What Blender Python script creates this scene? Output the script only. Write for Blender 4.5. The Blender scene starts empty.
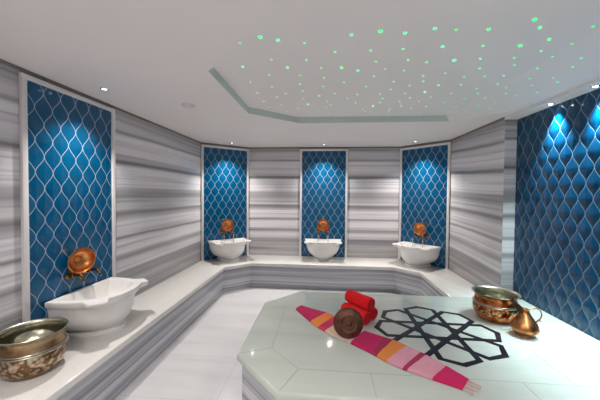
import bpy, bmesh, math, random
from mathutils import Vector, Matrix
random.seed(4)
PI = math.pi
scn = bpy.context.scene
COL = scn.collection
ZC = 1.64                       # eye height above the floor

# ------------------------------------------------------------------ camera
f_px, yaw, pitch, roll = 283.91, -0.0852, -0.0234, 0.0083
fwd = Vector((math.sin(yaw)*math.cos(pitch), math.cos(yaw)*math.cos(pitch), math.sin(pitch)))
rt = Vector((math.cos(yaw), -math.sin(yaw), 0)); up = rt.cross(fwd)
A = rt*math.cos(roll)+up*math.sin(roll); B = up*math.cos(roll)-rt*math.sin(roll)
cam = bpy.data.cameras.new('camera'); co = bpy.data.objects.new('camera', cam); COL.objects.link(co)
M = Matrix((A, B, -fwd)).transposed().to_4x4(); M.translation = (0, 0, ZC)
co.matrix_world = M
cam.sensor_width = 36; cam.lens = 36*f_px/600; cam.clip_start = .02
scn.camera = co

def on_height(x, y, z):         # point of the plane at height z seen at photo position x, y
    d = A*((x-300)/f_px)-B*((y-200)/f_px)+fwd
    return d*((z-ZC)/d.z)+Vector((0, 0, ZC))

# ------------------------------------------------------------------ room measures
XL, XR, XB, ZB = -2.178, 2.027, 2.155, 5.449
YB0 = -1.6
CEIL, SOFF, BENCH, PLAT = 2.526, 2.490, 0.430, 0.514
P1, P2, P3, P4 = (XL, 4.860), (-1.475, ZB), (1.409, ZB), (XR, 4.778)
RET = 3.416
REC = .072

# ------------------------------------------------------------------ material helpers
def lin(c): return tuple(((v/255)/12.92 if v/255 <= .04045 else ((v/255+.055)/1.055)**2.4) for v in c)
class NT:
    def __init__(s, name):
        s.m = bpy.data.materials.new(name); s.m.use_nodes = True
        s.t = s.m.node_tree; s.b = s.t.nodes['Principled BSDF']
    def n(s, typ, **k):
        o = s.t.nodes.new(typ)
        for a, v in k.items(): setattr(o, a, v)
        return o
    def link(s, a, b): s.t.links.new(a, b)
    def val(s, sock, v):
        if hasattr(v, 'links') or isinstance(v, bpy.types.NodeSocket): s.link(v, sock)
        else: sock.default_value = v
    def math(s, op, a, b=None, c=None):
        o = s.n('ShaderNodeMath', operation=op); s.val(o.inputs[0], a)
        if b is not None: s.val(o.inputs[1], b)
        if c is not None: s.val(o.inputs[2], c)
        return o.outputs[0]
    def mix(s, fac, a, b, blend='MIX'):
        o = s.n('ShaderNodeMix', data_type='RGBA', blend_type=blend)
        s.val(o.inputs[0], fac); s.val(o.inputs[6], a); s.val(o.inputs[7], b)
        return o.outputs[2]
    def ramp(s, fac, stops, interp='LINEAR'):
        o = s.n('ShaderNodeValToRGB'); o.color_ramp.interpolation = interp
        e = o.color_ramp.elements
        while len(e) < len(stops): e.new(.5)
        for i, (p, c) in enumerate(stops):
            e[i].position = p; e[i].color = (c if len(c) == 4 else (*c, 1)) if not isinstance(c, (int, float)) else (c, c, c, 1)
        s.link(fac, o.inputs[0]); return o.outputs[0]
    def noise(s, vec, scale, detail=3, rough=.5, dist=0):
        o = s.n('ShaderNodeTexNoise'); s.link(vec, o.inputs['Vector'])
        o.inputs['Scale'].default_value = scale; o.inputs['Detail'].default_value = detail
        o.inputs['Roughness'].default_value = rough; o.inputs['Distortion'].default_value = dist
        return o.outputs[0]
    def mapping(s, vec, scale=(1, 1, 1), loc=(0, 0, 0), rot=(0, 0, 0)):
        o = s.n('ShaderNodeMapping'); s.link(vec, o.inputs[0])
        o.inputs['Scale'].default_value = scale; o.inputs['Location'].default_value = loc; o.inputs['Rotation'].default_value = rot
        return o.outputs[0]
    def bump(s, h, strength, dist):
        o = s.n('ShaderNodeBump'); o.inputs['Strength'].default_value = strength; o.inputs['Distance'].default_value = dist
        s.link(h, o.inputs['Height']); s.link(o.outputs[0], s.b.inputs['Normal'])
def simple(name, rgb, rough=.5, metal=0, **k):
    t = NT(name); t.b.inputs['Base Color'].default_value = (*lin(rgb), 1)
    t.b.inputs['Roughness'].default_value = rough; t.b.inputs['Metallic'].default_value = metal
    for a, v in k.items(): t.b.inputs[a].default_value = v
    return t.m
def emit(name, rgb, strength):
    t = NT(name); t.b.inputs['Base Color'].default_value = (0, 0, 0, 1)
    t.b.inputs['Emission Color'].default_value = (*lin(rgb), 1); t.b.inputs['Emission Strength'].default_value = strength
    return t.m

def paint(name, rgb):
    t = NT(name); g = t.n('ShaderNodeNewGeometry').outputs['Position']
    c = t.mix(t.noise(g, 1.2, 2), (*lin(rgb), 1), (*[v*.95 for v in lin(rgb)], 1))
    t.link(c, t.b.inputs['Base Color']); t.b.inputs['Roughness'].default_value = .75
    t.bump(t.noise(g, 160, 2), .03, .002)
    return t.m

PROFILE = [(.43, .58), (.50, .66), (.56, .58), (.62, .68), (.70, .60), (.76, .62), (.80, .84), (.88, .80), (.92, .60), (.955, .64),
           (.99, .86), (1.11, .84), (1.145, .50), (1.17, .80), (1.30, .86), (1.375, .60), (1.405, .48), (1.44, .78), (1.53, .74),
           (1.58, .60), (1.65, .64), (1.70, .86), (1.90, .88), (1.935, .56), (1.955, .48), (1.985, .74), (2.05, .86), (2.24, .86),
           (2.27, .54), (2.30, .74), (2.40, .76), (2.46, .60)]
def striped_wall(name, seed, warp=.03, tilt=(0, 0), shift=0.0, joints=None):
    t = NT(name); g = t.n('ShaderNodeNewGeometry').outputs['Position']
    sp = t.n('ShaderNodeSeparateXYZ'); t.link(g, sp.inputs[0]); X, Y, Z = sp.outputs
    low = t.noise(t.mapping(g, (.55, .55, .9), (seed*3.1, seed, seed)), 1.0, 3, .55)
    z = t.math('ADD', Z, t.math('MULTIPLY', t.math('SUBTRACT', low, .5), warp*3))
    z = t.math('ADD', z, t.math('ADD', t.math('MULTIPLY', X, tilt[0]), t.math('MULTIPLY', Y, tilt[1])))
    z = t.math('ADD', z, shift)
    base = t.ramp(t.math('DIVIDE', z, 2.6), [(p/2.6, tuple(q*(v/.86)**2.0*.80 for q in (1, .972, .982))) for p, v in PROFILE])
    comb = t.n('ShaderNodeCombineXYZ'); t.link(X, comb.inputs[0]); t.link(Y, comb.inputs[1]); t.link(z, comb.inputs[2])
    st = t.noise(t.mapping(comb.outputs[0], (.22, .22, 34), (seed, 0, 0)), 1.0, 5, .62)
    c = t.mix(.8, base, t.ramp(st, [(.36, (.66, .65, .70)), (.43, (.86, .85, .88)), (.47, (.97, .96, .97)), (.6, (1.05, 1.04, 1.03))]), 'MULTIPLY')
    st2 = t.noise(t.mapping(comb.outputs[0], (.3, .3, 9), (seed+5, 3, 0)), 1.0, 3, .5)
    c = t.mix(.55, c, t.ramp(st2, [(.38, (.68, .67, .72)), (.46, (.95, .95, .96)), (.52, (1, 1, 1))]), 'MULTIPLY')
    if joints:                                   # hairline slab joints
        ax, lst = joints; s = X if ax == 'x' else Y
        for j in lst:
            d = t.math('ABSOLUTE', t.math('SUBTRACT', s, j))
            k = t.math('LESS_THAN', d, .0016)
            c = t.mix(t.math('MULTIPLY', k, .45), c, (.35, .34, .34, 1))
    t.link(c, t.b.inputs['Base Color']); t.b.inputs['Roughness'].default_value = .16
    t.b.inputs['Specular IOR Level'].default_value = .45
    return t.m
def riser_marble(name, seed, k=1.0):
    t = NT(name); g = t.n('ShaderNodeNewGeometry').outputs['Position']
    low = t.noise(t.mapping(g, (.8, .8, 1), (seed, 2, 1)), 1.0, 2)
    sp = t.n('ShaderNodeSeparateXYZ'); t.link(g, sp.inputs[0]); X, Y, Z = sp.outputs
    z = t.math('ADD', Z, t.math('MULTIPLY', low, .05))
    comb = t.n('ShaderNodeCombineXYZ'); t.link(X, comb.inputs[0]); t.link(Y, comb.inputs[1]); t.link(z, comb.inputs[2])
    a = t.noise(t.mapping(comb.outputs[0], (.1, .1, 17), (seed, 0, 0)), 1.0, 5, .65)
    c = t.ramp(a, [(.3, (.22*k, .22*k, .25*k)), (.43, (.34*k, .34*k, .38*k)), (.50, (.48*k, .48*k, .51*k)), (.60, (.62*k, .61*k, .63*k))])
    t.link(c, t.b.inputs['Base Color']); t.b.inputs['Roughness'].default_value = .2
    return t.m
def pale_marble(name, rgb, seed, rough=.14, scale=(.5, .5, .5), vein=.9, rot=0):
    t = NT(name); g = t.n('ShaderNodeNewGeometry').outputs['Position']
    v = t.mapping(g, scale, (seed, seed*.7, 0), (0, 0, rot))
    a = t.noise(v, 2.0, 5, .6, .4)
    base = lin(rgb)
    c = t.ramp(a, [(.36, tuple(x*vein for x in base)), (.5, base), (.66, tuple(min(1, x*1.04) for x in base))])
    t.link(c, t.b.inputs['Base Color']); t.b.inputs['Roughness'].default_value = rough
    return t.m
def floor_marble():
    t = NT('floor_tile'); g = t.n('ShaderNodeNewGeometry').outputs['Position']
    sp = t.n('ShaderNodeSeparateXYZ'); t.link(g, sp.inputs[0]); X, Y, Z = sp.outputs
    a = t.noise(t.mapping(g, (.5, 3, 1)), 1.6, 5, .6, .3)
    c = t.ramp(a, [(.3, lin((204, 203, 203))), (.6, lin((216, 215, 215)))])
    def grid(s, off, pitch):
        d = t.math('PINGPONG', t.math('SUBTRACT', s, off), pitch/2)
        return t.math('LESS_THAN', d, .0022)
    k = t.math('MAXIMUM', grid(X, -.83, .80), grid(Y, 2.72, .60))
    c = t.mix(t.math('MULTIPLY', k, .5), c, (*lin((150, 150, 150)), 1))
    t.link(c, t.b.inputs['Base Color']); t.b.inputs['Roughness'].default_value = .22
    return t.m
def ogee_tile(name, axis, x0, z0, pitch, period, dark, light, line, lw=.0025, puff=.35, rough=.12, gen='object'):
    """glazed lantern tiles: wavy joint lines, each tile slightly cushioned"""
    t = NT(name)
    src = t.n('ShaderNodeTexCoord').outputs['Object'] if gen == 'object' else t.n('ShaderNodeNewGeometry').outputs['Position']
    sp = t.n('ShaderNodeSeparateXYZ'); t.link(src, sp.inputs[0])
    S = sp.outputs['XYZ'.index(axis)]; Z = sp.outputs[2]
    w = pitch/2
    u = t.math('DIVIDE', t.math('SUBTRACT', S, x0), w)
    ph = t.math('MULTIPLY', t.math('SUBTRACT', Z, z0), 2*PI/period)
    c = t.math('MULTIPLY', t.math('ADD', t.math('MULTIPLY', t.math('COSINE', ph), 1.0), t.math('MULTIPLY', t.math('COSINE', t.math('MULTIPLY', ph, 3)), .0)), .485)
    slope = t.math('MULTIPLY', t.math('SINE', ph), .485*2*PI*w/period)
    norm = t.math('POWER', t.math('ADD', 1, t.math('MULTIPLY', slope, slope)), -.5)
    def dist(sign, off):
        q = t.math('ADD', t.math('SUBTRACT', u, off), t.math('MULTIPLY', c, -sign))
        return t.math('PINGPONG', q, 1.0)          # 0 on the line, 1 midway to the next of its kind
    d = t.math('MULTIPLY', t.math('MINIMUM', dist(1, 0), dist(-1, 1)), t.math('MULTIPLY', norm, w))
    isline = t.n('ShaderNodeMapRange', interpolation_type='SMOOTHSTEP'); t.link(d, isline.inputs[0])
    isline.inputs[1].default_value = lw*.6; isline.inputs[2].default_value = lw*1.25
    isline.inputs[3].default_value = 1; isline.inputs[4].default_value = 0
    v = t.noise(t.mapping(src, (6, 6, 6)), 1.0, 2)
    tile = t.mix(v, (*lin(dark), 1), (*lin(light), 1))
    col = t.mix(isline.outputs[0], tile, (*lin(line), 1))
    t.link(col, t.b.inputs['Base Color'])
    t.link(t.math('ADD', rough, t.math('MULTIPLY', isline.outputs[0], .4)), t.b.inputs['Roughness'])
    t.b.inputs['Specular IOR Level'].default_value = .42
    h = t.math('POWER', t.math('MULTIPLY', t.math('MINIMUM', d, w*.9), 1/w), .6)
    t.bump(t.math('MULTIPLY', h, 1.0), puff, .012)
    return t.m
def metal(name, rgb, rgb2, rough=.22, scale=9, spot=None, bumps=.15, m=1.0):
    t = NT(name); g = t.n('ShaderNodeTexCoord').outputs['Object']
    a = t.noise(g, scale, 4, .6, .5)
    c = t.ramp(a, [(.35, lin(rgb)), (.62, lin(rgb2))])
    if spot:                                   # engraved ornament band between two heights
        z0, z1, sc, srgb, drgb = spot
        sp = t.n('ShaderNodeSeparateXYZ'); t.link(g, sp.inputs[0]); Z = sp.outputs[2]
        band = t.math('MULTIPLY', t.math('GREATER_THAN', Z, z0), t.math('LESS_THAN', Z, z1))
        v = t.n('ShaderNodeTexVoronoi', feature='SMOOTH_F1'); t.link(g, v.inputs['Vector']); v.inputs['Scale'].default_value = sc
        pat = t.ramp(v.outputs['Distance'], [(.22, (*lin(srgb), 1)), (.40, (*lin(rgb), 1)), (.52, (*lin(drgb), 1)), (.62, (*lin(rgb2), 1))])
        c = t.mix(band, c, pat)
    t.link(c, t.b.inputs['Base Color']); t.b.inputs['Metallic'].default_value = m; t.b.inputs['Roughness'].default_value = rough
    t.bump(t.noise(g, 38, 2), bumps, .004)
    return t.m
def cloth(name, rgb, rough=.85, weave=420):
    t = NT(name); g = t.n('ShaderNodeTexCoord').outputs['Object']
    c = t.mix(t.noise(t.mapping(g, (3, 3, 3)), 12, 3), (*lin(rgb), 1), (*[v*.8 for v in lin(rgb)], 1))
    t.link(c, t.b.inputs['Base Color']); t.b.inputs['Roughness'].default_value = rough
    t.b.inputs['Sheen Weight'].default_value = .03
    t.bump(t.noise(g, weave, 2), .35, .0012)
    return t.m

m_ceil = paint('white_ceiling_paint', (236, 230, 228))
m_strip = simple('green_grey_recess_strip', (204, 216, 208), .5)  # green-grey colour for the left and back faces of the recess
m_gap = simple('shadow_gap', (120, 114, 108), .7)  # dark colour stands in for the shade in the gap below the ceiling
m_wl = striped_wall('striped_marble_left', 1.7, .018, (0, .0), 0.0, ('y', [-.55, .4, 1.35, 3.3, 3.75]))
m_wb = striped_wall('striped_marble_back', 3.2, .012)
m_wr = striped_wall('striped_marble_right', 7.9, .02, (0, -.05), .20, ('y', [4.35]))
m_ret = striped_wall('striped_marble_return', 5.0, .03)
m_rear = striped_wall('striped_marble_rear', 9.0, .04)
m_bench = pale_marble('bench_marble', (222, 219, 214), 2, .13, (.9, .35, 1))
m_plat = pale_marble('platform_marble', (192, 198, 189), 6, .10, (.3, 1.8, 1), .93)
m_riser = riser_marble('bench_riser_marble', 1.0)
m_priser = riser_marble('platform_riser_marble', 4.0, .95)
m_floor = floor_marble()
m_joint = simple('joint_grout', (150, 154, 150), .5)
m_ink = NT('black_marble_inlay')
_g = m_ink.n('ShaderNodeNewGeometry').outputs['Position']
m_ink.link(m_ink.ramp(m_ink.noise(_g, 9, 4), [(.35, lin((14, 15, 24))), (.65, lin((34, 35, 46)))]), m_ink.b.inputs['Base Color'])
m_ink.b.inputs['Roughness'].default_value = .35; m_ink.b.inputs['Specular IOR Level'].default_value = .15; m_ink = m_ink.m
m_frame = pale_marble('frame_marble', (228, 225, 223), 8, .25)
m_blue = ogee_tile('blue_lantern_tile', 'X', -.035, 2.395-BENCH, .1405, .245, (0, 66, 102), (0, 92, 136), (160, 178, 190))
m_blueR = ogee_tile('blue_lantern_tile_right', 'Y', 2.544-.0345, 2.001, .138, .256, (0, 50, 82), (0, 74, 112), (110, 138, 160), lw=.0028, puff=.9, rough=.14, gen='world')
m_white = simple('white_plastic', (225, 222, 218), .4)
m_chrome = simple('chrome', (215, 215, 215), .12, 1)
m_lens = emit('lamp_lens', (255, 246, 232), 8)
m_lensc = emit('lamp_lens_cool', (225, 242, 255), 22)
m_sink = pale_marble('white_basin_marble', (236, 233, 230), 11, .22, (2, 2, 3), .93)
m_copper = metal('hammered_copper', (240, 172, 108), (212, 134, 78), .34)
m_brass = metal('aged_brass', (176, 124, 62), (120, 78, 36), .25)
m_tin = metal('tinned_metal', (206, 202, 182), (172, 168, 146), .3)
m_water = simple('water', (225, 235, 240), .05, 0, **{'Transmission Weight': .55, 'IOR': 1.33})

# ------------------------------------------------------------------ mesh helpers
def obj(name, bm, m, parent=None, smooth=True, angle=None):
    me = bpy.data.meshes.new(name); bmesh.ops.recalc_face_normals(bm, faces=bm.faces); bm.to_mesh(me); bm.free()
    for x in (m if isinstance(m, (list, tuple)) else [m]): me.materials.append(x)
    if smooth:
        me.polygons.foreach_set('use_smooth', [True]*len(me.polygons))
        me.set_sharp_from_angle(angle=math.radians(angle or 38))
    o = bpy.data.objects.new(name, me); COL.objects.link(o)
    if parent: o.parent = parent
    return o
def struct(name, bm, m, smooth=False):
    o = obj(name, bm, m, None, smooth); o['kind'] = 'structure'; return o
def tag(o, label, cat, group=None):
    o['label'] = label; o['category'] = cat
    if group: o['group'] = group
    return o
def thing(name, label, cat, loc=(0, 0, 0), rz=0, group=None):
    o = bpy.data.objects.new(name, None); COL.objects.link(o); o.location = loc; o.rotation_euler = (0, 0, rz)
    o.empty_display_size = .1
    return tag(o, label, cat, group)
def copy_tree(o, parent=None):
    c = o.copy(); COL.objects.link(c); c.parent = parent
    for ch in list(o.children): copy_tree(ch, c)
    return c
def box(bm, x0, x1, y0, y1, z0, z1, mat=None, bev=0):
    b2 = bmesh.new()
    bmesh.ops.create_cube(b2, size=1, matrix=Matrix.Translation(((x0+x1)/2, (y0+y1)/2, (z0+z1)/2)) @ Matrix.Diagonal((x1-x0, y1-y0, z1-z0, 1)))
    if bev: bmesh.ops.bevel(b2, geom=b2.edges[:], offset=bev, segments=2, affect='EDGES', profile=.5)
    merge(bm, b2, mat)
def merge(bm, b2, mat=None):
    if mat is not None: bmesh.ops.transform(b2, matrix=mat, verts=b2.verts)
    me = bpy.data.meshes.new('tmp'); b2.to_mesh(me); b2.free(); bm.from_mesh(me); bpy.data.meshes.remove(me)
def prism(bm, pts, z0, z1, bev=0, seg=3, topbottom=True):
    b2 = bmesh.new()
    lo = [b2.verts.new((x, y, z0)) for x, y in pts]; hi = [b2.verts.new((x, y, z1)) for x, y in pts]
    n = len(pts)
    ft = b2.faces.new(hi); fb = b2.faces.new(lo[::-1])
    for i in range(n): b2.faces.new((lo[i], lo[(i+1) % n], hi[(i+1) % n], hi[i]))
    bmesh.ops.recalc_face_normals(b2, faces=b2.faces)
    if bev: bmesh.ops.bevel(b2, geom=[e for e in b2.edges if abs(e.verts[0].co.z-e.verts[1].co.z) < 1e-6], offset=bev, segments=seg, affect='EDGES', profile=.5)
    merge(bm, b2)
def lathe(bm, prof, seg=40, mat=None):
    b2 = bmesh.new(); rings = []
    for r, z in prof:
        if r < 1e-5: rings.append([b2.verts.new((0, 0, z))])
        else: rings.append([b2.verts.new((r*math.cos(2*PI*i/seg), r*math.sin(2*PI*i/seg), z)) for i in range(seg)])
    for a, b in zip(rings, rings[1:]):
        for i in range(seg):
            j = (i+1) % seg
            q = [a[i % len(a)], a[j % len(a)], b[j % len(b)], b[i % len(b)]]
            q = list(dict.fromkeys(q))
            if len(q) > 2: b2.faces.new(q)
    merge(bm, b2, mat)
def tube(bm, pts, rad, seg=10, cap=True, mat=None):
    b2 = bmesh.new(); pts = [Vector(p) for p in pts]; rings = []
    if not isinstance(rad, (list, tuple)): rad = [rad]*len(pts)
    prev = None
    for i, p in enumerate(pts):
        t = (pts[min(i+1, len(pts)-1)]-pts[max(i-1, 0)]).normalized()
        if prev is None: n = t.orthogonal().normalized()
        else: n = (prev-t*prev.dot(t)).normalized()
        prev = n; b = t.cross(n)
        rings.append([b2.verts.new(p+(n*math.cos(2*PI*k/seg)+b*math.sin(2*PI*k/seg))*rad[i]) for k in range(seg)])
    for a, b in zip(rings, rings[1:]):
        for k in range(seg): b2.faces.new((a[k], a[(k+1) % seg], b[(k+1) % seg], b[k]))
    if cap: b2.faces.new(rings[0][::-1]); b2.faces.new(rings[-1])
    merge(bm, b2, mat)
def smoothpath(pts, n=6):
    pts = [Vector(p) for p in pts]; out = []
    for i in range(len(pts)-1):
        p0 = pts[max(i-1, 0)]; p1 = pts[i]; p2 = pts[i+1]; p3 = pts[min(i+2, len(pts)-1)]
        for k in range(n):
            t = k/n
            out.append(.5*((2*p1)+(p2-p0)*t+(2*p0-5*p1+4*p2-p3)*t*t+(3*p1-p0-3*p2+p3)*t**3))
    out.append(pts[-1]); return out

# ------------------------------------------------------------------ room shell
def wall(name, a, b, z0, z1, m, th=.1):
    a = Vector((*a, 0)); b = Vector((*b, 0)); d = (b-a).normalized(); n = Vector((-d.y, d.x, 0))*th     # outward = left of a->b
    bm = bmesh.new(); prism(bm, [a.xy, b.xy, (b+n).xy, (a+n).xy], z0, z1)
    return struct(name, bm, m)
TOP = CEIL+.22
wall('wall_left', (XL, YB0), P1, 0, TOP, m_wl)
wall('wall_back_left', P1, P2, 0, TOP, m_wb)
wall('wall_back', P2, P3, 0, TOP, m_wb)
wall('wall_back_right', P3, P4, 0, TOP, m_wb)
wall('wall_right', P4, (XR, RET), 0, TOP, m_wr, .24)
wall('wall_right_return', (XR-.0, RET-.006), (XB, RET-.006), 0, SOFF, m_ret, .005)
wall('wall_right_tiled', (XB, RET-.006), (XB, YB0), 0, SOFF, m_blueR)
wall('wall_rear', (XB, YB0), (XL, YB0), 0, TOP, m_rear)
bm = bmesh.new(); box(bm, XL-.1, XB+.1, YB0-.1, ZB+.1, -.1, 0); struct('floor', bm, m_floor)
# ceiling: lower field with an octagonal opening, upper field above it
OCT = [(-.855, 2.03), (-.855, 3.13), (-.314, 3.60), (1.500, 3.60), (1.955, 3.18), (1.955, 1.56), (1.90, 1.50), (-.30, 1.50)]
OCT_UP = OCT[:3]+[(1.455, 3.60), (1.56, 3.02), (1.56, 1.60), (1.50, 1.50)]+OCT[7:]
def ceiling():
    bm = bmesh.new()
    x0, x1, y0, y1 = XL-.1, XB+.1, YB0-.1, ZB+.1
    outer = [(x0, 2.03), (x0, 3.13), (-.314, y1), (1.5, y1), (x1, 3.18), (x1, 1.56), (1.90, y0), (-.30, y0)]
    corners = {1: (x0, y1), 3: (x1, y1), 5: (x1, y0), 7: (x0, y0)}
    vin = [bm.verts.new((*p, CEIL)) for p in OCT]; vout = [bm.verts.new((*p, CEIL)) for p in outer]
    vtop = [bm.verts.new((*p, CEIL+REC)) for p in OCT_UP]
    for i in range(8):
        j = (i+1) % 8
        q = [vin[i], vin[j], vout[j]]
        if i in corners: q.append(bm.verts.new((*corners[i], CEIL)))
        q.append(vout[i]); bm.faces.new(q)
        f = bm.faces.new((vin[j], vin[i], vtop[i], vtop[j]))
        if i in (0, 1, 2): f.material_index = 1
    bm.faces.new(vtop)
    # closed upper side
    box(bm, x0, x1, y0, y1, CEIL+REC+.02, CEIL+REC+.1)
    return bm
from mathutils.bvhtree import BVHTree
_b = ceiling(); _b.normal_update(); CEIL_TREE = BVHTree.FromBMesh(_b)
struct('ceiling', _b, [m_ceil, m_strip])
bm = bmesh.new(); box(bm, XR-.004, XB+.1, YB0, RET, SOFF, CEIL-.001); struct('trim_1', bm, m_ceil)      # dropped soffit over the tiled wall
def gapstrip(name, a, b, h=.024, th=.006):
    a = Vector((*a, 0)); b = Vector((*b, 0)); d = (b-a).normalized(); n = Vector((d.y, -d.x, 0))*th
    bm = bmesh.new(); prism(bm, [a.xy, b.xy, (b+n).xy, (a+n).xy], CEIL-h, CEIL-.0005); struct(name, bm, m_gap)
gapstrip('trim_2', (XL, YB0), P1); gapstrip('trim_3', P1, P2); gapstrip('trim_4', P2, P3)
gapstrip('trim_5', P3, P4); gapstrip('trim_6', P4, (XR, RET))

# ------------------------------------------------------------------ benches
t = thing('marble_bench', 'long pale marble bench on striped marble base running round the walls', 'bench', (0, 0, 0))
g = .003
inner = [(-1.6056, YB0+g), (-1.6056, 4.483), (-1.2339, 4.796), (1.1637, 4.796), (1.4927, 4.524), (1.4927, 3.262)]
outer = [(XR-g, 3.262), (XR-g, P4[1]-.001), (P3[0]-.002, ZB-g), (P2[0]+.002, ZB-g), (XL+g, P1[1]-.001), (XL+g, YB0+g)]
bm = bmesh.new(); prism(bm, inner+outer, BENCH-.055, BENCH, .008, 3); obj('seat_slab', bm, m_bench, t, True, 50)
ins = [(-1.635, YB0+g), (-1.635, 4.497), (-1.245, 4.826), (1.175, 4.826), (1.522, 4.538), (1.522, 3.262)]
bm = bmesh.new(); prism(bm, ins+outer, .001, BENCH-.055); obj('riser', bm, m_riser, t, False)

# ------------------------------------------------------------------ central platform
t = thing('marble_platform', 'large octagonal heated marble slab platform with black star inlay', 'platform', (0, 0, 0))
def octa(i):
    c = .414*i
    return [(-.60+i, 1.92+c), (-.60+i, 2.865-c), (-.25+c, 3.25-i), (XB-.004, 3.25-i), (XB-.004, 1.56+i), (-.25+c, 1.56+i)]
bm = bmesh.new(); prism(bm, octa(0), PLAT-.055, PLAT, .016, 4); obj('top_slab', bm, m_plat, t, True, 50)
bm = bmesh.new(); prism(bm, octa(.035), .001, PLAT-.055); obj('riser', bm, m_priser, t, False)
# joints between the slabs
bm = bmesh.new()
def jl(a, b, w=.004, k=0):
    a = Vector(a); b = Vector(b); d = (b-a).normalized(); n = Vector((-d.y, d.x))*w/2
    prism(bm, [a-n, b-n, b+n, a+n], PLAT-.01, PLAT+.0003+k*.00005)
I = octa(.23); O = octa(.018)
for k, (a, b) in enumerate(((0, 1), (1, 2), (2, 3), (4, 5), (5, 0))): jl(I[a], I[b], .004, k)
for k, a in enumerate((0, 1, 2, 5)): jl(I[a], O[a], .004, k+5)
jl((1.50, 1.79), (1.50, 3.02), .003, 9); jl((1.50, 2.05), (XB-.01, 2.05), .003, 10); jl((1.50, 2.72), (XB-.01, 2.72), .003, 11)
jl((.30, 1.575), (.30, 1.79), .003, 12); jl((1.2, 1.575), (1.2, 1.79), .003, 13); jl((.6, 3.02), (.6, 3.235), .003, 14)
obj('joint_lines', bm, m_joint, t, False)
# eight petalled interlaced star
bm = bmesh.new(); C0 = Vector((.934, 2.418)); W = .128; L = .425; TIP = .482; BW = .043
lay = 0
def bar(a, b, w=BW, ext=0):
    global lay
    a = Vector(a); b = Vector(b); d = (b-a).normalized(); n = Vector((-d.y, d.x))*w/2; a = a-d*ext; b = b+d*ext
    prism(bm, [C0+a-n, C0+b-n, C0+b+n, C0+a+n], PLAT-.008, PLAT+.0012+lay*.00004); lay += 1
for k in range(8):
    th = k*PI/4; u = Vector((math.cos(th), math.sin(th))); v = Vector((-u.y, u.x))
    if k < 4:
        for s in (-1, 1): bar(v*s*W-u*L, v*s*W+u*L, ext=.004)
    # outer chevron of the petal as one mitred polygon
    hw = BW/2; ang = math.atan2(W, TIP-L)
    def P(a, s): return C0+u*a+v*s
    out = [P(L-.012, W+hw), P(L+.006, W+hw), P(TIP+hw/math.sin(ang), 0), P(L+.006, -W-hw), P(L-.012, -W-hw), P(L-.014, -W+hw), P(L-.012, -W+hw), P(TIP-hw/math.sin(ang), 0), P(L-.012, W-hw), P(L-.014, W-hw)]
    prism(bm, out, PLAT-.008, PLAT+.0012+lay*.00004); lay += 1
o = obj('star_inlay', bm, m_ink, t, False); o['label'] = 'black interlaced star inlaid in the slab'

# ------------------------------------------------------------------ blue tiled panels on the walls
IN, FW, PH = .83, .040, 2.484-BENCH
def blue_panel(label, c, rz):
    t = thing('tile_panel', label, 'wall panel', (c[0], c[1], BENCH+.001), rz, 'blue tiled panels behind the basins')
    h = IN/2
    bm = bmesh.new(); box(bm, -h, h, .001, .010, 0, PH-.035); obj('tile_field', bm, m_blue, t, False)
    for s in (-1, 1):
        bm = bmesh.new(); box(bm, min(s*h, s*(h+FW)), max(s*h, s*(h+FW)), .001, .026, 0, PH-.035, None, .003); obj('frame_jamb', bm, m_frame, t, True)
    bm = bmesh.new(); box(bm, -h-FW, h+FW, .001, .026, PH-.035, PH, None, .003); obj('frame_head', bm, m_frame, t, True)
    return t
# local +y points into the room
def face(n): return math.atan2(n[1], n[0])-PI/2
cL = ((P1[0]+P2[0])/2, (P1[1]+P2[1])/2); cR = ((P3[0]+P4[0])/2, (P3[1]+P4[1])/2)
def nrm(a, b):
    d = Vector((b[0]-a[0], b[1]-a[1])).normalized(); return Vector((d.y, -d.x))
nL = nrm(P1, P2); nR = nrm(P3, P4)
SITES = [((XL, 2.315), Vector((1, 0))), (cL, nL), ((-.015, ZB), Vector((0, -1))), (cR, nR)]
PL = ['blue lantern tile panel in marble frame, nearest on the long left wall', 'blue lantern tile panel in marble frame on the angled back left corner',
      'blue lantern tile panel in marble frame at the middle of the back wall', 'blue lantern tile panel in marble frame on the angled back right corner']
for (c, n), l in zip(SITES, PL): blue_panel(l, c, face(n))

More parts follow.
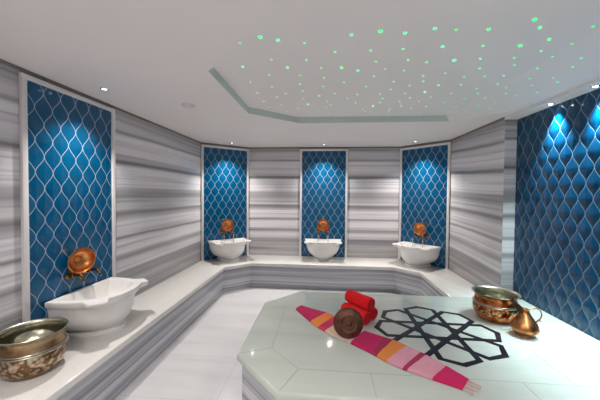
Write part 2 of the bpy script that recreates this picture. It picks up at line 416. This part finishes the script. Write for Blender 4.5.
# ------------------------------------------------------------------ marble basins
def basin(label, c, n):
    t = thing('marble_basin', label, 'basin', (c[0]+n.x*.028, c[1]+n.y*.028, BENCH+.001), face(n), 'white marble basins on the bench')
    def ring(z, a, b, y0=0, lug=0, e=2.12, N=56):
        pts = []; e = 2.6 if z > .28 else e
        for i in range(N+1):
            th = PI*i/N; cx = math.cos(th); sy = math.sin(th)
            x = a*math.copysign(abs(cx)**(2/e), cx); y = b*abs(sy)**(2/e)
            if lug:
                for th0 in (math.radians(45), math.radians(135)):
                    q = abs(th-th0)/math.radians(10.5)
                    if q < 1.35:
                        k = lug*max(0, min(1, (1.3-q)*4)); d = Vector((x, y)).normalized(); x += d.x*k; y += d.y*k
            pts.append((x, y+y0, z))
        for i in range(1, 12): pts.append((-a+2*a*i/12, y0, z))
        return pts
    H = .345
    levels = [ring(0, .185, .37, .02), ring(.026, .185, .372, .02), ring(.034, .155, .335, .02), ring(.045, .172, .350, .01), ring(.07, .222, .383, 0), ring(.11, .266, .412, 0), ring(.15, .292, .428, 0),
              ring(.20, .308, .436, 0), ring(.26, .318, .440, 0), ring(H-.060, .320, .440, 0), ring(H-.050, .332, .454, 0, .020), ring(H-.036, .340, .460, 0, .060),
              ring(H-.008, .344, .464, 0, .070), ring(H, .340, .460, .003, .067), ring(H, .288, .372, .035), ring(H-.010, .280, .362, .040),
              ring(H-.08, .262, .340, .048), ring(H-.16, .22, .30, .07), ring(H-.21, .13, .19, .12), ring(H-.222, .04, .06, .18)]
    bm = bmesh.new(); R = [[bm.verts.new(p) for p in l] for l in levels]
    for a, b in zip(R, R[1:]):
        m = len(a)
        for i in range(m): bm.faces.new((a[i], a[(i+1) % m], b[(i+1) % m], b[i]))
    bm.faces.new(R[0][::-1]); bm.faces.new(R[-1])
    obj('bowl', bm, m_sink, t, True, 50)
    bm = bmesh.new(); lathe(bm, [(0, .0015), (.022, .0015), (.024, 0), (.024, -.003)], 20, Matrix.Translation((0, .2, H-.2215))); obj('drain', bm, m_chrome, t)
    return t
BL = ['white marble basin at the near left beside the large engraved bowl', 'white marble basin in the back left corner on the bench', 'white marble basin at the middle of the back bench', 'white marble basin in the back right corner on the bench']
for k, ((c, n), l) in enumerate(zip(SITES, BL)): basin(l, (c[0], c[1]+.03) if k == 0 else c, n)

# ------------------------------------------------------------------ taps and hanging copper bowls
def tap(label, c, n, off, water):
    d = Vector((n.y, -n.x))                     # local +x direction (right when facing the wall from local frame)
    t = thing('wall_tap', label, 'tap', (c[0]+n.x*.011+d.x*off, c[1]+n.y*.011+d.y*off, .922), face(n), 'brass wall taps above the basins'); t.scale = (1.25, 1.15, 1.25)
    rx = Matrix.Rotation(-PI/2, 4, 'X')
    bm = bmesh.new(); lathe(bm, [(0, 0), (.024, 0), (.024, .004), (.014, .010), (.011, .03), (.015, .034), (.015, .046), (.010, .052), (0, .053)], 20, rx); obj('body', bm, m_brass, t)
    bm = bmesh.new(); tube(bm, smoothpath([(0, .038, 0), (0, .075, .008), (0, .105, .004), (0, .122, -.018), (0, .125, -.036)], 5), [.0095]*11+[.009]*9+[.011]); obj('spout', bm, m_brass, t)
    bm = bmesh.new(); tube(bm, [(0, .04, .01), (0, .04, .036)], .005)
    h = obj('handle', bm, m_brass, t)
    bm = bmesh.new(); tube(bm, [(-.026, .04, .038), (-.018, .04, .040), (0, .04, .041), (.018, .04, .040), (.026, .04, .038)], [.004, .0055, .006, .0055, .004], 8); obj('lever', bm, m_brass, h)
    if water:
        bm = bmesh.new(); tube(bm, [(0, .125, -.036), (0, .127, -.1), (0, .128, -.20), (0, .128, -.30)], [.0075, .0065, .006, .007], 10); o = obj('water_stream', bm, m_water, t); o['label'] = 'thin falling stream of water'
def cup(label, c, n, tiltz, turn=0, dy=0):
    z = 1.045
    t = thing('copper_wash_bowl', label, 'bowl', (c[0]+n.x*.066, c[1]+n.y*.066+dy, z), face(n)+turn, 'copper bowls leaning above the taps')
    r = Matrix.Rotation(-PI/2+tiltz, 4, 'X')
    prof = [(0, -.030), (.028, -.030), (.032, -.035), (.05, -.036), (.085, -.022), (.105, .005), (.112, .022), (.118, .024), (.119, .027), (.112, .028), (.104, .012), (.084, -.014), (.05, -.028), (.034, -.028), (.028, -.018), (.012, -.014), (0, -.013)]
    prof = [(a*.93, b*1.15) for a, b in prof]
    bm = bmesh.new(); lathe(bm, prof, 44, r); obj('dish', bm, m_copper, t, True, 60)
WH = ['the near left basin', 'the back left corner basin', 'the middle back basin', 'the back right corner basin']
for k, ((c, n), w) in enumerate(zip(SITES, WH)):
    for s, side in ((-1, 'right'), (1, 'left')):
        tap(f'brass wall tap, {side} one of the pair above {w}', c, n, s*.09, k > 0)
    cup(f'round copper wash bowl leaning on the taps above {w}', c, n, -.06, -.3 if k == 0 else 0, -.03 if k == 0 else 0)

# ------------------------------------------------------------------ downlights
def spot_lamp(name, loc, energy, size, blend, color, aim=None, radius=.03):
    l = bpy.data.lights.new(name, 'SPOT'); l.energy = energy; l.spot_size = math.radians(size); l.spot_blend = blend; l.color = color; l.shadow_soft_size = radius
    o = bpy.data.objects.new(name, l); COL.objects.link(o); o.location = loc
    if aim is not None: o.rotation_euler = (Vector(aim)-Vector(loc)).to_track_quat('-Z', 'Y').to_euler()
    return o
def downlight(label, x, y, z, cool=False, r=.030, group='recessed ceiling downlights'):
    t = thing('downlight', label, 'ceiling light', (x, y, z), 0, group)
    bm = bmesh.new(); lathe(bm, [(r*.66, -.003), (r*.8, -.006), (r, -.004), (r+.004, -.0002), (r*.6, -.0002)], 28); obj('trim_ring', bm, m_chrome, t)
    bm = bmesh.new(); lathe(bm, [(0, -.0035), (r*.5, -.0035), (r*.66, -.002), (r*.66, -.0004)], 24); obj('lens', bm, m_lensc if cool else m_lens, t)
WARM = (1, .955, .91); COOL = (.80, .93, 1)
DL = ['small chrome downlight in the ceiling beside the near left tile panel', 'small downlight in front of the back left corner panel',
      'small downlight in front of the middle back panel', 'small downlight in front of the back right corner panel']
for k, ((c, n), l) in enumerate(zip(SITES, DL)):
    x, y = c[0]+n.x*.28, c[1]+n.y*.28
    downlight(l, x, y, CEIL)
    spot_lamp('downlight_lamp', (x, y, CEIL-.012), (122 if k else 95), 108, 1.0, WARM, (x+n.x*.22, y+n.y*.22, .43), .012)
for k, (y, l) in enumerate(((2.85, 'farthest cool downlight in the soffit over the blue tiled wall'), (2.41, 'cool downlight in the soffit nearer the right edge of the view'))):
    downlight(l, 2.088, y, SOFF, True, .028, 'cool downlights in the soffit')
for y in (2.85, 2.41, 1.97, 1.53):
    spot_lamp('soffit_lamp', (2.095, y, SOFF-.012), 150, 72, 1.0, (.74, .95, 1), (2.125, y, 0), .012)
# added fill lamps behind the viewpoint, without fixtures
def area(name, loc, sx, sy, e, color, aim):
    l = bpy.data.lights.new(name, 'AREA'); l.shape = 'RECTANGLE'; l.size = sx; l.size_y = sy; l.energy = e; l.color = color
    o = bpy.data.objects.new(name, l); COL.objects.link(o); o.location = loc
    o.rotation_euler = (Vector(aim)-Vector(loc)).to_track_quat('-Z', 'Y').to_euler(); return o
for k, (x, y) in enumerate(((-1.2, .3), (1.2, .3), (-1.2, -.8), (1.2, -.8), (0, -.3))):
    spot_lamp('rear_fill_lamp', (x, y, CEIL-.012), 88, 150, .9, (1, .945, .915), None, .05)
for x, y in ((.93, 4.15), (-.9, 4.15)): pass

# ------------------------------------------------------------------ smoke detector and floor drain
t = thing('smoke_detector', 'round white smoke detector on the ceiling, left of the star recess', 'smoke detector', (-1.387, 2.80, CEIL))
bm = bmesh.new(); lathe(bm, [(0, -.001), (.064, -.001), (.064, -.012), (.058, -.018), (0, -.018)], 32); obj('base_plate', bm, m_white, t)
bm = bmesh.new(); lathe(bm, [(.046, -.018), (.044, -.032), (.03, -.038), (0, -.039)], 32); obj('cap', bm, m_white, t)
t = thing('floor_drain', 'small dark brass floor drain beside the left bench base', 'drain', (-1.585, 2.02, .0))
m_dark = simple('dark_brass', (70, 52, 34), .35, .8)
bm = bmesh.new(); lathe(bm, [(0, .003), (.046, .003), (.050, .001)], 24); obj('grate', bm, m_dark, t)

# ------------------------------------------------------------------ fibre optic stars
S1 = [(38,116,2),(135,104,3),(217,110,2),(316,95,2),(388,99,1.5),(102,168,1.5),(210,163,1.5),(342,155,2),(120,205,1.5),(227,199,1.5),(288,207,1.5),(381,200,3),(5,225,2.5),(60,235,2),(150,230,.7),(213,235,.9),(113,254,.8),(277,252,1.5),(277,270,1.5),(351,244,1),(413,256,1.5),(13,274,1),(87,289,1.2),(179,272,1.5),(169,298,1),(329,284,1.8),(403,282,1.1),(58,314,1.1),(133,313,.8),(142,328,1),(216,311,.8),(233,326,1),(283,306,2.2),(303,323,1.3),(371,311,1.2),(25,328,.8),(52,343,1),(110,353,2.2),(133,341,1),(167,363,1),(162,371,.8),(198,338,.8),(203,353,1),(237,362,1),(262,338,.8),(268,376,.8),(287,355,.8),(346,342,1),(360,372,1),(414,329,1.3),(387,356,.8),(76,365,.9),(85,371,.9),(30,380,.7),(232,285,.6)]
S2 = [(62,97,2),(215,65,2.5),(233,92,1.8),(264,131,1.8),(410,89,1.4),(43,153,1.5),(167,152,3),(340,145,1.5),(237,170,1.2),(34,195,1.5),(147,193,1.6),(275,188,1.2),(371,194,1.3),(32,228,1.5),(148,217,1.2),(342,223,1.2),(225,228,1.4),(48,254,1),(112,252,1),(199,262,1),(92,280,1),(121,292,1.5),(292,274,1.3),(277,259,.6),(206,285,.8),(22,295,1),(27,312,1.1),(120,312,.9),(155,318,.8),(224,308,.8),(51,327,1),(82,341,.8),(27,353,.9),(66,362,1)]
S3 = [(40,92,1.3),(121,68,3),(192,80,2.2),(297,92,1.4),(420,127,1.6),(51,187,2),(165,158,1.5),(230,190,1.8),(305,160,1.2),(157,220,1.4),(82,248,1),(168,268,1.1),(110,292,1.2),(135,325,1.2),(188,308,.8),(223,294,1.2),(280,256,1.2),(281,221,1),(291,284,1.1),(293,313,.9),(311,337,2.2),(203,339,.9),(156,350,.8),(272,354,1),(364,191,.8),(375,231,1.4),(372,266,1.3),(357,303,1.7),(418,294,1.1),(388,324,1),(383,349,1),(401,338,1),(350,362,.9),(395,378,.7),(230,366,.7)]
stars = [(340+x/3.333, y/3.333, s) for x, y, s in S1]+[(470+x/3.333, y/3.333, s) for x, y, s in S2]+[(230+x/4, 20+y/4, s) for x, y, s in S3]
def inside(p):
    s = [(b[0]-a[0])*(p.y-a[1])-(b[1]-a[1])*(p.x-a[0]) for a, b in zip(OCT, OCT[1:]+OCT[:1])]
    return all(v < -.012 for v in s)
m_star = [emit('green_star_glow', (12, 228, 110), 2.0), emit('bright_green_star_glow', (14, 235, 110), 3.6)]
smesh = []
for mm in m_star:
    bm = bmesh.new(); lathe(bm, [(1, 0), (.86, -.28), (.5, -.45), (0, -.5)], 12)
    o = obj('ceiling_star', bm, mm, None); smesh.append(o.data); bpy.data.objects.remove(o)
for x, y, s in stars:
    q = on_height(x, y, CEIL+REC); hit = CEIL_TREE.ray_cast(Vector((0, 0, ZC)), (q-Vector((0, 0, ZC))).normalized())
    p = hit[0]; z = p.z
    if p.x > XR-.03 or abs(hit[1].z) < .5: continue
    o = bpy.data.objects.new('ceiling_star', smesh[1 if s >= 1.8 else 0]); COL.objects.link(o)
    r = .0048+.0021*s; o.location = (p.x, p.y, z-.0002); o.scale = (r, r, r)
    tag(o, 'tiny green fibre-optic star light set in the ceiling over the platform', 'ceiling light', 'green star lights in the ceiling')

# ------------------------------------------------------------------ metal vessels
def shell(prof, th=.003):
    """closed thin wall: outer profile up, inner profile down"""
    inn = [(max(r-th, 0), z+(th if i == 0 else 0)) for i, (r, z) in enumerate(prof)]
    return prof+inn[::-1]
def spline(prof, n=5):
    return [(p.x, p.y) for p in smoothpath([(r, z, 0) for r, z in prof], n)]
m_bowl1 = metal('engraved_brass', (176, 150, 118), (134, 104, 74), .27, 7, (.03, .155, 42, (196, 188, 176), (104, 80, 58)))
m_bowl2 = metal('engraved_copper', (214, 134, 82), (160, 86, 46), .24, 8, (.06, .13, 52, (206, 180, 145), (96, 60, 40)))
def big_bowl(label, x, y, z, R, H, m, k=1.0, w=0):
    t = thing('hammam_bowl', label, 'bowl', (x, y, z))
    pr = spline([(0, 0), (.62*R, 0), (.80*R, .10*H), (.94*R, .32*H), (.95*R, .48*H), ((.885+w)*R, .66*H), ((.865+w)*R, .82*H), ((.885+w)*R, .92*H)], 5)
    bm = bmesh.new(); lathe(bm, pr, 64); obj('body', bm, m, t, True, 60)
    bm = bmesh.new(); lathe(bm, spline([(.0, .006), (.60*R, .008), (.78*R, .11*H), (.915*R, .32*H), (.925*R, .48*H), ((.86+w)*R, .66*H), ((.845+w)*R, .82*H), ((.87+w)*R, .92*H)], 5), 64); obj('lining', bm, m_tin, t, True, 60)
    bm = bmesh.new(); lathe(bm, [((.868+w)*R, .915*H), ((.90+w)*R, .955*H), (.975*R, .985*H), (R, .99*H), (1.012*R, 1.0*H), (R, 1.012*H), (.97*R, 1.005*H), ((.89+w)*R, .975*H), ((.862+w)*R, .93*H), ((.868+w)*R, .915*H)], 64); obj('rim', bm, m_tin, t, True, 60)
    bm = bmesh.new()
    for zz in (.60, .645):
        rr = (.905+w)*R if zz < .62 else (.892+w)*R
        lathe(bm, [(rr+.003+.006*math.cos(a), zz*H+.005*math.sin(a)) for a in [2*PI*i/10 for i in range(11)]], 64)
    obj('band', bm, m_tin if k > .5 else m, t)
    return t
big_bowl('large engraved brass bowl with silver rim on the near left bench', -1.958, 1.740, BENCH+.003, .190, .268, m_bowl1, 1.0, .05)
big_bowl('engraved copper bowl with wide silver rim beside the jug on the platform', 1.563, 2.71, PLAT+.003, .187, .238, m_bowl2)
t = thing('small_wash_bowl', 'small silvery wash bowl lying inside the large engraved brass bowl', 'bowl', (-1.955, 1.75, BENCH+.17))
bm = bmesh.new(); lathe(bm, shell([(0.0, 0), (.035, 0), (.075, .012), (.098, .034), (.104, .045)], .0025), 40, Matrix.Rotation(.2, 4, 'Y')); obj('dish', bm, m_tin, t, True, 60)
bm = bmesh.new(); lathe(bm, [(.022, .001), (.018, .018), (0, .022)], 24, Matrix.Rotation(.2, 4, 'Y')); obj('boss', bm, m_tin, t, True, 60)

# copper ewer
m_jug = metal('worn_copper', (226, 160, 104), (122, 70, 40), .32, 9)
t = thing('copper_jug', 'small worn copper jug with curved handle in front of the copper bowl', 'jug', (1.612, 2.40, PLAT+.001))
bm = bmesh.new(); lathe(bm, spline([(0, 0), (.052, 0), (.055, .012), (.060, .022), (.088, .045), (.094, .070), (.080, .110), (.055, .150), (.034, .185), (.028, .205), (.030, .215)], 5)+[(.026, .215), (.024, .20), (0, .19)], 48); obj('body', bm, m_jug, t, True, 60)
bm = bmesh.new(); tube(bm, smoothpath([(-.01, 0, .165), (-.028, .012, .205), (-.055, .03, .245), (-.078, .045, .272)], 5), [.026, .026, .026, .025, .024, .023, .022, .021, .020, .019, .018, .018, .017, .017, .018, .019], 14); obj('spout', bm, metal('dark_copper', (110, 78, 54), (64, 46, 38), .35, 8), t, True, 60)
bm = bmesh.new(); tube(bm, smoothpath([(.020, 0, .205), (.055, 0, .218), (.085, 0, .222), (.112, -.004, .205), (.120, -.008, .175), (.112, -.008, .145), (.094, -.006, .128)], 5), .0048, 10); h = obj('handle', bm, m_jug, t)
bm = bmesh.new(); tube(bm, [(.118, -.006, .122), (.097, -.006, .127), (.074, -.004, .105)], [.005, .007, .006], 8)
obj('handle_ornament', bm, m_jug, h)

# ------------------------------------------------------------------ rolled towels
m_red = cloth('red_terry', (244, 14, 28), .9, 260); m_red2 = cloth('dark_red_terry', (178, 16, 30), .9, 260)
ax = Vector((.66, -.75, 0)).normalized(); RR = .059
def roll(label, front, r=RR, L=.27, twist=0):
    rz = math.atan2(ax.y, ax.x)
    b = Vector(front)-ax*L
    t = thing('rolled_towel', label, 'towel', (b.x, b.y, b.z), rz, 'red rolled towels stacked on the platform')
    bm = bmesh.new(); b2 = bmesh.new(); N = 40; S = 16
    rings = []
    for i in range(S+1):
        u = i/S; x = u*L; edge = min(u, 1-u)*L
        k = 1-.10*max(0, 1-edge/.014)**2
        ring = []
        for j in range(N):
            a = 2*PI*j/N
            rr = r*k*(1+.012*math.sin(3*a+u*7+twist)+.006*math.sin(x*160+a*2))
            if math.cos(a-1.9-twist) > .97: rr *= .97
            ring.append(b2.verts.new((x, rr*math.cos(a), r+rr*math.sin(a)*.985)))
        rings.append(ring)
    for p, q in zip(rings, rings[1:]):
        for j in range(N): b2.faces.new((p[j], p[(j+1) % N], q[(j+1) % N], q[j]))
    b2.faces.new(rings[0]); b2.faces.new(rings[-1]); merge(bm, b2)
    obj('wrap', bm, m_red, t, True, 50)
    # spiral of the folded cloth at both ends
    for xe, s in ((0, -1), (L, 1)):
        bm = bmesh.new()
        pts = [(xe+s*.002, (r*.12+(r*.70)*q/46)*math.cos(.42*q+twist), r+(r*.12+(r*.70)*q/46)*math.sin(.42*q+twist)) for q in range(47)]
        tube(bm, pts, .0042, 6); obj('folded_end', bm, m_red2, t)
z0 = PLAT+.002
fr = Vector((.452, 2.560, z0)); fl = Vector((.372, 2.470, z0))
perp = Vector((.75, .66, 0)).normalized()
fR = Vector((.450, 2.545, z0)); fLft = fR-perp*(2*RR+.004)+ax*.03
fT = (fR+fLft)/2+Vector((0, 0, RR*1.76))+ax*.005
roll('red rolled towel, lower right of the stack of three', fR, twist=.5)
roll('red rolled towel, lower left of the stack of three behind the bronze dish', fLft, twist=2.2)
roll('red rolled towel lying on top of the other two', fT, twist=4)

# bronze dish leaning on the rolled towels
m_bronze = metal('dark_bronze', (118, 82, 66), (88, 58, 46), .48, 10, None, .15, .75)
t = thing('bronze_dish', 'dark bronze dish with raised boss leaning on the red towel rolls', 'dish', (.196, 2.150, PLAT+.023), .06)
rr = .115
lean = Matrix.Rotation(PI/2-.17, 4, 'X')
# lathe axis towards the viewer, bottom edge at the origin
T = Matrix.Rotation(-.17, 4, 'X') @ Matrix.Translation((0, 0, rr)) @ Matrix.Rotation(PI/2, 4, 'X')
prof = [(0, .030), (.010, .029), (.016, .022), (.020, .019), (.036, .021), (.038, .019), (.060, .018), (.064, .020), (.068, .017), (.092, .012), (.106, 0), (.114, -.008), (rr, -.010), (rr, -.014), (.110, -.013), (.100, -.002), (.08, .008), (0, .012)]
bm = bmesh.new(); lathe(bm, prof, 56, T); obj('dish', bm, m_bronze, t, True, 40)

# ------------------------------------------------------------------ striped bath cloth
rows = [((-.262, 2.700), (-.215, 2.800)), ((-.108, 2.447), (.040, 2.659)), ((-.042, 2.354), (.105, 2.575)), ((.016, 2.289), (.165, 2.50)),
        ((.085, 2.215), (.235, 2.425)), ((.205, 2.125), (.337, 2.322)), ((.345, 1.998), (.480, 2.235)), ((.372, 1.968), (.540, 2.205)),
        ((.425, 1.910), (.620, 2.126)), ((.509, 1.840), (.692, 2.045)), ((.535, 1.827), (.719, 2.015)), ((.663, 1.754), (.808, 1.903)), ((.803, 1.679), (.884, 1.775))]
cols = [('magenta_cloth', (200, 22, 92)), ('orange_cloth', (246, 140, 62)), ('pink_red_cloth', (222, 52, 96)), ('cream_cloth', (244, 206, 176)), ('blush_cloth', (232, 200, 186)),
        ('deep_pink_cloth', (196, 24, 92)), ('crimson_cloth', (164, 34, 74)), ('amber_cloth', (232, 138, 62)), ('rose_cloth', (226, 158, 176)), ('maroon_cloth', (170, 40, 78)),
        ('light_pink_cloth', (228, 160, 176)), ('bright_magenta_cloth', (210, 22, 94))]
mats = [cloth(n, c) for n, c in cols]
t = thing('striped_bath_cloth', 'folded pink, orange and cream striped bath cloth laid across the platform', 'towel', (.3, 2.2, PLAT+.002))
bm = bmesh.new(); org = Vector((.3, 2.2, 0)); TH = .014
def wob(x, y): return .0022*math.sin(9*x+4*y)+.0016*math.sin(17*y-6*x)
NU, NV = 6, 10
grid = []; midx = []
for i in range(len(rows)-1):
    for k in range(NU + (1 if i == len(rows)-2 else 0)):
        u = k/NU
        a = Vector((*rows[i][0], 0)).lerp(Vector((*rows[i+1][0], 0)), u); b = Vector((*rows[i][1], 0)).lerp(Vector((*rows[i+1][1], 0)), u)
        row = []
        for j in range(NV+1):
            p = a.lerp(b, j/NV)-org; e = min(j, NV-j)/NV
            z = TH*(1-max(0, 1-e/.1)**2*.35)+wob(p.x, p.y)*1.0+(.0025 if j < NV*.45 else 0)
            row.append((p.x, p.y, z))
        grid.append(row); midx.append(i)
top = [[bm.verts.new(p) for p in r] for r in grid]; bot = [[bm.verts.new((p[0], p[1], .0012)) for p in r] for r in grid]
for i in range(len(grid)-1):
    for j in range(NV):
        for L_, fl_ in ((top, 0), (bot, 1)):
            f = bm.faces.new((L_[i][j], L_[i][j+1], L_[i+1][j+1], L_[i+1][j])); f.material_index = midx[i]
    for j in (0, NV):
        f = bm.faces.new((top[i][j], top[i+1][j], bot[i+1][j], bot[i][j])); f.material_index = midx[i]
for i in (0, len(grid)-1):
    for j in range(NV):
        f = bm.faces.new((top[i][j], top[i][j+1], bot[i][j+1], bot[i][j])); f.material_index = midx[i]
obj('cloth', bm, mats, t, True, 60)
bm = bmesh.new()
e0 = Vector((.803, 1.679, 0))-org; e1 = Vector((.884, 1.775, 0))-org; dn = Vector((.72, -.69, 0))
for k in range(9):
    b = e0.lerp(e1, (k+.5)/9); ln = .055+.02*random.random(); dd = (dn+Vector((random.uniform(-.25, .25), random.uniform(-.25, .25), 0))).normalized()
    tube(bm, smoothpath([b+Vector((0, 0, .008))-dd*.004, b+dd*ln*.4+Vector((0, 0, .007)), b+dd*ln*.8+Vector((0, 0, .0045)), b+dd*ln+Vector((0, 0, .0045))], 3), .0028, 6)
o = obj('fringe', bm, cloth('fringe_thread', (226, 186, 180)), t); o['label'] = 'pale knotted fringe'

# ------------------------------------------------------------------ world and view
w = bpy.data.worlds.new('world'); scn.world = w; w.use_nodes = True
w.node_tree.nodes['Background'].inputs[0].default_value = (.6, .65, .7, 1); w.node_tree.nodes['Background'].inputs[1].default_value = .0
vs = scn.view_settings; vs.view_transform = 'Standard'; vs.look = 'None'; vs.gamma = 1; vs.use_curve_mapping = False; vs.exposure = 0.08
